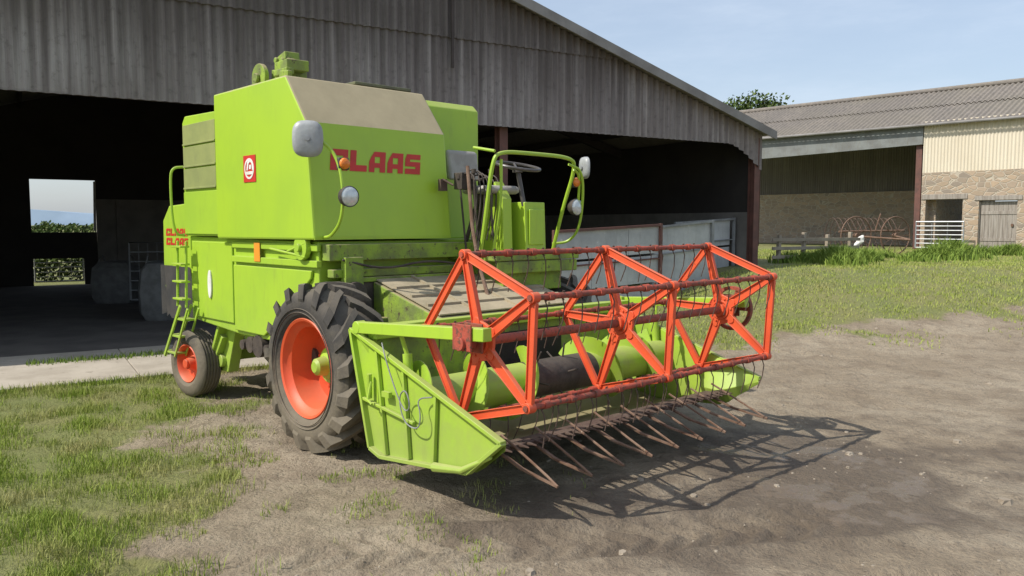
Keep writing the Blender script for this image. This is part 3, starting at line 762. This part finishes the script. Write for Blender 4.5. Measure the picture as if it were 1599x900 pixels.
def front_wheel(loc,rz):
    mb=MB(); y=-.19
    mb.rev([(y,.425),(y-.01,.415),(y,.395),(y+.03,.385),(y+.06,.345),(y+.2,.335),(y+.27,.31),(y+.275,.22),(y+.25,.16),(y+.25,.001)],64)
    mb.rev([(y+.36,.40),(y+.27,.34)],64)
    for k in range(8):
        a=k*math.pi/4; mb.disc((.2*math.cos(a),y+.262,.2*math.sin(a)),.016,-.02,.0,10)
    wh=mb.obj('wheel',cb,(RED,),loc=loc,rot=rz)
    t=tyre_mesh(.71,.44,.405).obj('tyre',wh,(TYRE,),ang=30)
    h=MB(); h.rev([(.08,.001),(.08,.11),(-.0,.11),(-.01,.085),(-.09,.07),(-.11,.045),(-.11,.001)],32)
    h.rev([(.09,.15),(.03,.15),(.03,.1)],32)
    h=h.obj('hub',wh,(GREEN,))
    return wh,t,h
wh,t,h=front_wheel((0,.22,.71),0)
wh.rotation_euler=(0,.3,0)
w2=copy_to(wh,cb,(0,2.88,.71),(0,0,math.pi)); copy_to(t,w2); copy_to(h,w2)
def rear_tyre():
    mb=MB(); R=.37;w=.25;rim=.2
    prof=[(-w*.38,rim),(-w*.5,rim+.05),(-w*.5,R-.07),(-w*.42,R-.02),(-w*.36,R-.005)]
    for k in range(5):
        y=-w*.28+k*w*.14; prof+= [(y-.012,R),(y-.006,R-.014),(y+.006,R-.014),(y+.012,R)]
    prof+=[(-y,r) for y,r in prof[:5][::-1]]
    mb.rev(prof,56); return mb
mb=MB(); y=-.1
mb.rev([(y-.005,.215),(y-.012,.205),(y,.195),(y+.03,.18),(y+.08,.165),(y+.085,.1),(y+.07,.08),(y+.0,.06),(y-.01,.001)],40)
rw=mb.obj('wheel',cb,(RED,),loc=(-2.89,.28,.37),rot=.12); rt=rear_tyre().obj('tyre',rw,(TYRE,),ang=30)
mb=MB(); mb.disc((0,y-.0,0),.05,-.03,.03,20); rh2=mb.obj('hub',rw,(RED,),bevel=.004)
w3=copy_to(rw,cb,(-2.89,2.62,.37),(0,0,math.pi+.12)); copy_to(rt,w3); copy_to(rh2,w3)
mb=MB(); mb.beam((-2.75,.4,.45),(-2.75,2.5,.45),.14,.14); mb.beam((-2.62,.42,.5),(-2.35,.42,.92),.16,.05); mb.beam((-2.75,.42,.3),(-2.45,.44,.72),.13,.13,up=(0,1,0))
mb.prism([(-2.65,.30),(-2.42,.30),(-2.2,.82),(-2.5,.82)],.44,.56); mb.box(-2.5,-2.0,.5,2.3,.72,.86)
mb.disc((-2.52,.42,.42),.07,-.03,.03,20)
mb.obj('rear_axle',cb,(GREEN,),bevel=.008)
mb=MB(); mb.beam((0,.5,.71),(0,2.6,.71),.2,.22); mb.beam((-.1,.55,.78),(-.6,.55,1.0),.15,.15); mb.box(-.35,.2,.6,.75,.6,1.1); mb.box(-.35,.2,2.3,2.45,.6,1.1); mb.beam((-1.9,.45,.78),(.1,.5,.8),.12,.16)
mb.obj('front_axle',cb,(GREENDIRTY,),bevel=.01)
mb=MB()
for i in range(9): mb.disc((-1.7+i*.17,.30,.70+.02*math.sin(i)),.05+.03*(i%3),-.03,.06,16)
mb.box(-1.9,-.4,.4,2.3,.62,.79)
mb.obj('underbody_machinery',cb,(DARK,))

mb=MB()
for s0 in (-3.02,-2.78): mb.tube((s0,.17,1.72),(s0,.15,1.0),.014)
for k in range(4): mb.box(-3.03,-2.77,.10,.2,1.08+k*.19,1.10+k*.19)
for y_ in (.1,.22):
    mb.beam((-2.82,y_,1.02),(-3.32,y_,.42),.02,.04); mb.beam((-2.62,y_,1.0),(-3.02,y_,.44),.016,.03)
for k in range(3):
    a=.25+k*.33; mb.box(-2.82-.5*a-.02,-2.62-.42*a,.1,.22,1.02-.6*a-.012,1.02-.6*a+.012)
mb.obj('ladder',cb,(GREEN,),bevel=.003)
mb=MB(); mb.path(smoothp([(-2.98,.24,1.78),(-3.0,.12,1.80),(-3.02,.11,2.42),(-3.0,.14,2.52),(-2.98,.24,2.53)],2),.014,8)
mb.obj('handrail',cb,(GREEN,))

def lamp_set(pts,lamp,amb):
    mb=MB(); mb.path(smoothp(pts,3),.014,8); br=mb.obj('lamp_bracket',cb,(GREEN,))
    mb=MB(); c=lamp; mb.rev([(-.11,.001),(-.10,.04),(-.05,.078),(0,.088),(.012,.085)],28,c,0,axis='x'); l=mb.obj('headlight',cb,(DARK,))
    mb=MB(); mb.rev([(.005,.083),(.02,.07),(.028,.04),(.03,.0005)],28,c,0,axis='x'); mb.obj('lens',l,(GLASS,))
    mb=MB(); c=amb; mb.box(c[0]-.05,c[0],c[1]-.05,c[1]+.05,c[2]-.05,c[2]+.05); l=mb.obj('indicator_light',cb,(RUBBER,),bevel=.01)
    mb=MB(); mb.rev([(.0,.048),(.02,.042),(.035,.02),(.036,.0005)],20,c,0,axis='x'); mb.obj('lens',l,(AMBER,))
    return br
lamp_set([(-.14,.30,1.79),(.0,.30,1.80),(.18,.30,1.95),(.19,.30,2.28),(.10,.28,2.50),(.02,.16,2.62),(.0,.12,2.60)],(.24,.33,2.13),(.17,.33,2.40))
def mirror(c,rz,sc=1):
    mb=MB(); n=24; pts=[]
    for k in range(n):
        a=2*math.pi*k/n; p=.66; x=math.copysign(abs(math.cos(a))**p,math.cos(a)); z=math.copysign(abs(math.sin(a))**p,math.sin(a)); pts.append((x*.125*sc,z*.15*sc))
    vs=[(x,0,z) for x,z in pts]+[(x*.97,-.02,z*.97) for x,z in pts]+[(x*.7,-.035,z*.7) for x,z in pts]+[(x*.3,-.04,z*.3) for x,z in pts]
    fs=[(r*n+k,r*n+(k+1)%n,(r+1)*n+(k+1)%n,(r+1)*n+k) for r in range(3) for k in range(n)]+[tuple(range(n)),tuple(range(3*n,4*n))[::-1]]
    mb.add(vs,fs); mb.disc((0,-.045,0),.02,-.01,.01,12); return mb.obj('mirror',cb,(MIRB,),loc=c,rot=rz,ang=60)
mirror((-.01,.10,2.60),1.0)

# platform
mb=MB(); mb.box(-.7,.50,1.72,2.86,1.56,1.62); mb.box(-.1,.40,1.9,2.7,1.26,1.555); mb.box(.46,.49,1.74,2.84,1.44,1.555)
pf=mb.obj('operator_platform',cb,(GREENDIRTY,),smooth=False,bevel=.01)
mb=MB()
mb.path(smoothp([(.30,1.70,1.62),(.38,1.70,2.0),(.47,1.70,2.48),(.48,1.78,2.57),(.48,2.2,2.575),(.48,2.72,2.57),(.47,2.84,2.5),(.30,2.84,2.1),(.15,2.84,1.64)],3),.019,8)
mb.path(smoothp([(.48,1.80,2.5),(.48,1.80,2.1),(.36,1.80,1.62)],2),.014,8)
mb.path(smoothp([(.48,2.72,2.50),(.48,2.95,2.44),(.40,3.0,1.9),(.25,3.0,1.72),(.12,2.86,1.70)],3),.014,8)
mb.path([(.48,1.72,2.57),(.2,1.71,2.62)],.014,8)
mb.obj('guard_rail',pf,(GREEN,))
mb=MB(); mb.prism([(-.02,1.62),(.28,1.62),(.26,2.15),(.14,2.32),(.04,2.15)],2.02,2.14); mb.prism([(.1,1.62),(.36,1.62),(.34,2.12),(.12,2.12)],2.24,2.52)
mb.box(.355,.372,2.28,2.48,1.70,2.05)
mb.obj('control_console',pf,(GREEN,),smooth=False,bevel=.015)
mb=MB()
sc=(.24,2.24,2.47)
mb.path([(sc[0]+.22*math.cos(t*math.pi/18)*.93,sc[1]+.23*math.sin(t*math.pi/18),sc[2]-.05*math.cos(t*math.pi/18)) for t in range(36)],.016,8,closed=True)
for k in range(3):
    a=k*2*math.pi/3+.5; mb.tube((sc[0],sc[1],sc[2]-.04),(sc[0]+.2*math.cos(a),sc[1]+.22*math.sin(a),sc[2]-.045*math.cos(a)),.012)
mb.tube((sc[0],sc[1],sc[2]-.03),(.31,2.26,2.08),.024); mb.disc((sc[0],sc[1],sc[2]-.04),.05,-.02,.03,20,axis='z')
mb.obj('steering_wheel',cb,(WHEELP,))
mb=MB(); mb.box(-.22,.20,1.90,2.32,2.20,2.28); st=mb.obj('seat',cb,(GREYV,),bevel=.035)
mb=MB(); mb.prism([(-.42,2.36),(-.34,2.34),(-.37,2.64),(-.43,2.66)],1.86,2.26); mb.obj('backrest',st,(GREYV,),bevel=.035)
mb=MB(); mb.beam((-.10,2.12,1.62),(-.10,2.12,2.2),.12,.12); mb.tube((-.25,1.95,1.62),(0,1.95,2.2),.02); mb.tube((-.02,2.3,1.62),(-.2,2.28,2.2),.02); mb.obj('pedestal',st,(DARK,))
for k,(a,b2) in enumerate(((1.74,.0),(1.80,.12),(1.86,.05),(1.93,.2))):
    mb=MB()
    mb.path(smoothp([(.05+b2,a,1.62),(.0+b2,a,2.0),(-.05+b2*1.2,a,2.35+.05*(k%2))],1),.010,6); mb.disc((-.05+b2*1.2,a,2.36+.05*(k%2)),.024,-.02,.02,12,axis='z')
    mb.obj('control_lever',pf,(DARK,))
mb=MB(); 
for k in range(7):
    y=1.74+.05*k; mb.path(smoothp([(-.1,y,2.35+.03*math.sin(k*2)),(.1,y+.05,2.42+.04*math.sin(k)),(.2,y+.02,2.15),(.12,y,1.75)],2),.008,6)
mb.box(-.12,.0,1.73,1.90,2.24,2.40)
mb.obj('hydraulic_lines',pf,(DARK,),bevel=.004)
mb=MB(); mb.path(smoothp([(.62,1.55,1.15),(.3,1.62,1.7),(.12,1.70,2.45)],1),.018,8); mb.obj('steering_rod',pf,(RUST,))
mb=MB(); mb.box(-.1,-.06,1.52,1.6,2.22,2.33); mb.tube((-.07,1.55,2.33),(.03,1.6,2.27),.010); mb.obj('throttle_bracket',pf,(RUSTD,))
lamp_set([(.48,2.80,2.45),(.45,2.92,2.40),(.40,2.95,2.1)],(.40,2.93,2.08),(.42,2.90,2.33))
mirror((.45,3.0,2.48),-.3,.75)

mb=MB(); mb.box(-.198,-.02,.45,2.45,.95,1.40,1); mb.beam((-.1,.3,1.66),(-.1,2.5,1.66),.12,.14); mb.beam((-.08,.33,1.48),(-.08,2.45,1.48),.10,.07)
mb.box(-.06,.02,.42,.6,1.0,1.62); mb.beam((-.02,.6,1.42),(-.02,2.4,1.42),.05,.04)
mb.disc((.03,.5,1.30),.11,-.02,.03,24,1,axis='x'); mb.disc((.05,.55,1.12),.07,-.02,.03,24,0,axis='x')
mb.path(smoothp([(.0,.4,1.6),(.05,.8,1.5),(.03,1.3,1.58),(.04,1.8,1.5)],2),.012,6,1)
mb.obj('front_bulkhead',cb,(GREENDIRTY,DARK),smooth=False,bevel=.008)
mb=MB(); mb.prism([(-.02,1.40),(.95,1.14),(.95,.35),(.3,.5),(-.02,.8)],.72,2.38)
fh_=mb.obj('feeder_house',cb,(GREENDIRTY,),smooth=False,bevel=.012)
mb=MB()
for i,(a,b2) in enumerate(((.74,1.12),(1.13,1.62),(1.63,2.0),(2.01,2.36))):
    mb.prism([(.0,1.41),(.9,1.169),(.9,1.180),(.0,1.421)],a,b2)
for a in (1.125,1.625,2.005): mb.prism([(.0,1.421),(.9,1.18),(.9,1.20),(.0,1.441)],a-.012,a+.012)
for k in range(3): mb.prism([(.25+k*.22,1.355-k*.059),(.28+k*.22,1.347-k*.059),(.28+k*.22,1.367-k*.059),(.25+k*.22,1.375-k*.059)],.76,2.34)
mb.obj('top_cover',fh_,(DUSTPLATE,),smooth=False)
for q in (((.15,.62,1.0),(.8,.62,.6)),((.1,2.5,1.0),(.8,2.5,.6))):
    mb=MB(); mb.tube(q[0],q[1],.035); mb.obj('lift_cylinder',fh_,(DARK,))

# ------ header
T0,T1=.05,3.08
mb=MB()
prof=[(.93,1.08),(.95,1.08),(.97,.42),(1.08,.27),(1.35,.22),(1.7,.27),(2.10,.405),(2.10,.385),(1.7,.25),(1.35,.20),(1.06,.25),(.93,.40)]
mb.prism(prof,T0+.02,T1-.02,1)
mb.beam((.93,T0+.02,1.1),(.93,T1-.02,1.1),.12,.10); mb.beam((.90,T0+.02,.55),(.90,T1-.02,.55),.05,.06)
hd=mb.obj('header',cb,(GREEN,GREENDIRTY),smooth=False,bevel=.006)
mb=MB(); mb.prism([(.955,.98),(.962,.98),(.978,.45),(.965,.45)],1.05,2.10); mb.obj('feed_opening_shade',hd,(BLACKV,),smooth=False)  # solid black plate on the back wall, painted as the opening's shade
def side_plate(t,out):
    o=out
    mb=MB(); poly=[(.72,1.11),(.96,.24),(1.10,.20),(2.08,.30),(2.41,.56)]
    mb.prism(poly,t,t+.012*o)
    e=[((.72,1.11),(2.41,.56)),((.72,1.11),(.96,.24)),((.96,.24),(1.10,.20)),((1.10,.20),(2.08,.30)),((2.08,.30),(2.41,.56))]
    for a,b2 in e: mb.beam((a[0],t-.02*o,a[1]),(b2[0],t-.02*o,b2[1]),.05,.028)
    def zt(s_): return 1.11-(s_-.72)*.55/1.69
    for s_,s2 in ((1.05,1.16),(1.38,1.44),(1.75,1.72)):
        mb.beam((s_,t-.018*o,zt(s_)-.02),(s2,t-.018*o,.22+.1*(s2-1.1)),.03,.025)
    mb.beam((.86,t-.02*o,.60),(1.5,t-.02*o,.52),.028,.022)
    N=10; vs=[]
    for i in range(N+1):
        u=i/N; s_=1.55+u*.86; wd=.16*math.sin(math.pi*min(1,.35+.65*(1-u)))*(1-u**3)+.004
        zt_=zt(s_)+.003; zb=.24+.07*u+(.20*max(0,(u-.62)/.38))
        vs+= [(s_,t+.012*o,zt_),(s_,t+o*wd,zb+(zt_-zb)*.35),(s_,t+.5*o*wd,zb)]
    fs=[]
    for i in range(N):
        for k in range(2): fs.append((i*3+k,(i+1)*3+k,(i+1)*3+k+1,i*3+k+1))
    mb.add(vs,fs)
    mb.path([(1.75,t-.04*o,.27),(2.05,t-.045*o,.315),(2.3,t-.02*o,.45)],.035,8,0,r2=.015)
    return mb.obj('crop_divider',hd,(GREEN,),smooth=True,bevel=.004,ang=25)
side_plate(T0,1); side_plate(T1,-1)
mb=MB(); mb.path([(1.02,.0,.75),(1.02,-.03,.62),(1.1,-.05,.6)],.01,6); mb.box(1.15,1.24,.0,.03,.66,.70); mb.tube((.98,.01,.8),(.98,.01,.62),.02,8); mb.obj('latch_lever',hd,(GREEN,))
mb=MB(); mb.path(smoothp([(1.15,.01,1.05),(1.25,-.03,.95),(1.38,-.03,.72),(1.48,-.03,.60),(1.56,-.04,.66),(1.50,-.04,.78),(1.40,-.03,.70),(1.45,-.02,.52),(1.62,-.02,.50),(1.66,-.03,.62),(1.6,-.02,.72),(1.72,.02,.74)],3),.005,6)
mb.obj('hanging_wire',hd,(GALVD,))
mb=MB(); mb.box(2.07,2.14,T0+.03,T1-.03,.395,.425); mb.box(1.95,2.06,T0+.03,T1-.03,.372,.398)
for i in range(39):
    t=T0+.08+i*.0762; mb.beam((2.10,t,.42),(2.23,t,.418),.028,.022,w2=.008,h2=.008)
mb.obj('cutter_bar',hd,(RUSTD,),bevel=.002)
for i in range(9):
    t=.30+i*.318; j=random.uniform(-.02,.02)
    mb=MB(); mb.beam((2.04,t,.40),(2.30,t,.32),.026,.014); mb.beam((2.30,t,.32),(2.62,t+j,.275),.026,.014,w2=.010)
    mb.path(smoothp([(2.62,t+j,.277),(2.5,t+.015,.325),(2.25,t+.03,.42),(2.06,t+.04,.49)],1),.009,6)
    mb.obj('crop_lifter',hd,(RUST,))
mb=MB(); ac=(1.36,.0,.64); tr_=.15
mb.rev([(T0+.03,.001),(T0+.03,tr_),(1.2,tr_)],40,ac,0); mb.rev([(2.0,tr_),(T1-.03,tr_),(T1-.03,.001)],40,ac,0); mb.rev([(1.2,tr_+.001),(2.0,tr_+.001)],40,ac,1)
def flight(t0,t1,hand,ph):
    n=int(abs(t1-t0)/.5*28); vs=[];fs=[]
    for i in range(n+1):
        t=t0+(t1-t0)*i/n; a=ph+hand*2*math.pi*(t-t0)/.52
        for r in (tr_,.285):
            for dy in (-.004,.004): vs.append((ac[0]+r*math.cos(a),t+dy,ac[2]+r*math.sin(a)))
    for i in range(n):
        k=i*4; q=k+4
        fs.extend([(k,q,q+2,k+2),(k+1,k+3,q+3,q+1),(k+2,q+2,q+3,k+3)])
    mb.add(vs,fs,0)
flight(T0+.06,1.28,1,.5); flight(T1-.06,1.92,-1,2.0)
for i in range(12):
    a=i*1.1; t=1.25+i*.06; mb.tube((ac[0],t,ac[2]),(ac[0]+.27*math.cos(a),t,ac[2]+.27*math.sin(a)),.008,6,1)
mb.obj('feed_auger',hd,(GREEN,DARK),ang=40)
RC=(2.07,1.145)
for t,o in ((.04,1),(T1+.03,-1)):
    mb=MB(); mb.beam((.82,t,1.13),(2.26,t,1.215),.075,.085); mb.tube((.82,t-.04,1.13),(.82,t+.04,1.13),.05)
    mb.beam((.84,t,1.08),(.93,t+.05*o,.95),.06,.06)
    a=mb.obj('reel_arm',hd,(GREEN,),smooth=True,bevel=.006)
    mb=MB(); mb.tube((1.35,t+.07*o,.62),(1.32,t+.07*o,.98),.035,14); mb.tube((1.33,t+.07*o,.95),(1.30,t+.03*o,1.12),.016,10); mb.obj('reel_cylinder',a,(GREEN,))
    mb=MB(); mb.box(RC[0]-.09,RC[0]+.09,t-.055,t-.040,1.10,1.27); mb.box(RC[0]-.09,RC[0]+.09,t+.040,t+.055,1.08,1.27); mb.disc((RC[0],t,RC[1]),.045,-.08,.1,20); mb.obj('reel_bearing',a,(REDRUST,),bevel=.004)
R=.58; angs=[math.radians(33+72*k) for k in range(5)]
RT0,RT1=.15,3.0
mb=MB(); mb.tube((RC[0],RT0-.06,RC[1]),(RC[0],RT1+.12,RC[1]),.032,16)
reel=mb.obj('reel',cb,(REDRUST,),label='red five-bar pickup reel with wire tines')
def RP(a,r,t): return (RC[0]+r*math.cos(a),t,RC[1]+r*math.sin(a))
for t in (RT0,(RT0+RT1)/2,RT1):
    mb=MB()
    pts=[]
    for k in range(40):
        a=2*math.pi*k/40; r=.13+.035*max(0,math.cos(5*(a-angs[0]))); pts.append((RC[0]+r*math.cos(a),RC[1]+r*math.sin(a)))
    mb.prism(pts,t-.012,t+.012); mb.disc((RC[0],t,RC[1]),.055,-.05,.05,20); mb.rev([(-.022,.07),(-.022,.085),(.022,.085),(.022,.07)],28,(RC[0],t,RC[1]),0,True)
    for k in range(6):
        a=angs[0]+.6+k*math.pi/3; mb.disc((RC[0]+.105*math.cos(a),t,RC[1]+.105*math.sin(a)),.01,-.022,.022,8)
    for k,a in enumerate(angs):
        ax=Vector((-math.sin(a),0,math.cos(a)))
        for d in (-1,1):
            p0=Vector(RP(a,.10,t))+ax*.038*d; p1=Vector(RP(a,R-.02,t))+ax*.024*d
            mb.beam(p0,p1,.036,.007,up=ax)
        mb.beam(RP(a,.10,t),RP(a,R-.02,t),.008,.074,up=ax,h2=.048)
        mb.disc(RP(a,R,t),.034,-.03,.03,16)
        b2=angs[(k+1)%5]; p0=Vector(RP(a,R,t)); p1=Vector(RP(b2,R,t)); dd=(p1-p0).normalized(); nrm=Vector((-dd.z,0,dd.x))
        mb.beam(p0+dd*.02,p1-dd*.02,.008,.050,up=nrm); 
        for d in (-1,1): mb.beam(p0+dd*.03+nrm*.026*d,p1-dd*.03+nrm*.026*d,.03,.006,up=nrm)
    mb.obj('reel_spider',reel,(RED,),smooth=True,ang=30,bevel=.002)
for k,a in enumerate(angs):
    mb=MB(); mb.tube(RP(a,R,RT0-.04),RP(a,R,RT1+.05),.019,12)
    for i in range(12):
        t=RT0+.12+i*.24; mb.tube(RP(a,R,t),RP(a,R,t+.05),.027,12)
    mb.obj('tine_bar',reel,(REDRUST,))
tm=None
for k,a in enumerate(angs):
    for i in range(18):
        t=RT0+.1+i*.158
        p=RP(a,R,t)
        if tm is None:
            mb=MB(); mb.path([(0,.0,.03),(-.022,0,0),(0,.0,-.028),(.014,.003,-.07),(.004,.002,-.16),(-.035,0,-.27)],.0045,5); mb.path([(0,.012,.03),(-.024,.012,0),(0,.01,-.03)],.0042,5)
            tm=mb.obj('spring_tine',reel,(RUSTD,),loc=p)
        else:
            c=tm.copy(); COL.objects.link(c); c.parent=reel; c.location=p; c.rotation_euler=(random.uniform(-.1,.1),random.uniform(-.12,.12),0)
mb=MB(); c=(RC[0],T1+.10,RC[1]); mb.rev([(-.02,.2),(.02,.2),(.02,.17),(-.02,.17)],36,c,0,True)
for k in range(5):
    a=k*2*math.pi/5; mb.beam(c,(c[0]+.18*math.cos(a),c[1],c[2]+.18*math.sin(a)),.02,.03)
mb.obj('reel_pulley',reel,(REDRUST,))
mb=MB(); mb.prism([(.6,.55),(.95,.45),(1.3,.6),(1.3,.85),(.95,1.1),(.6,1.0)],T1+.02,T1+.16); mb.obj('drive_guard',hd,(GREEN,),bevel=.03)
print('done',len(bpy.data.objects))
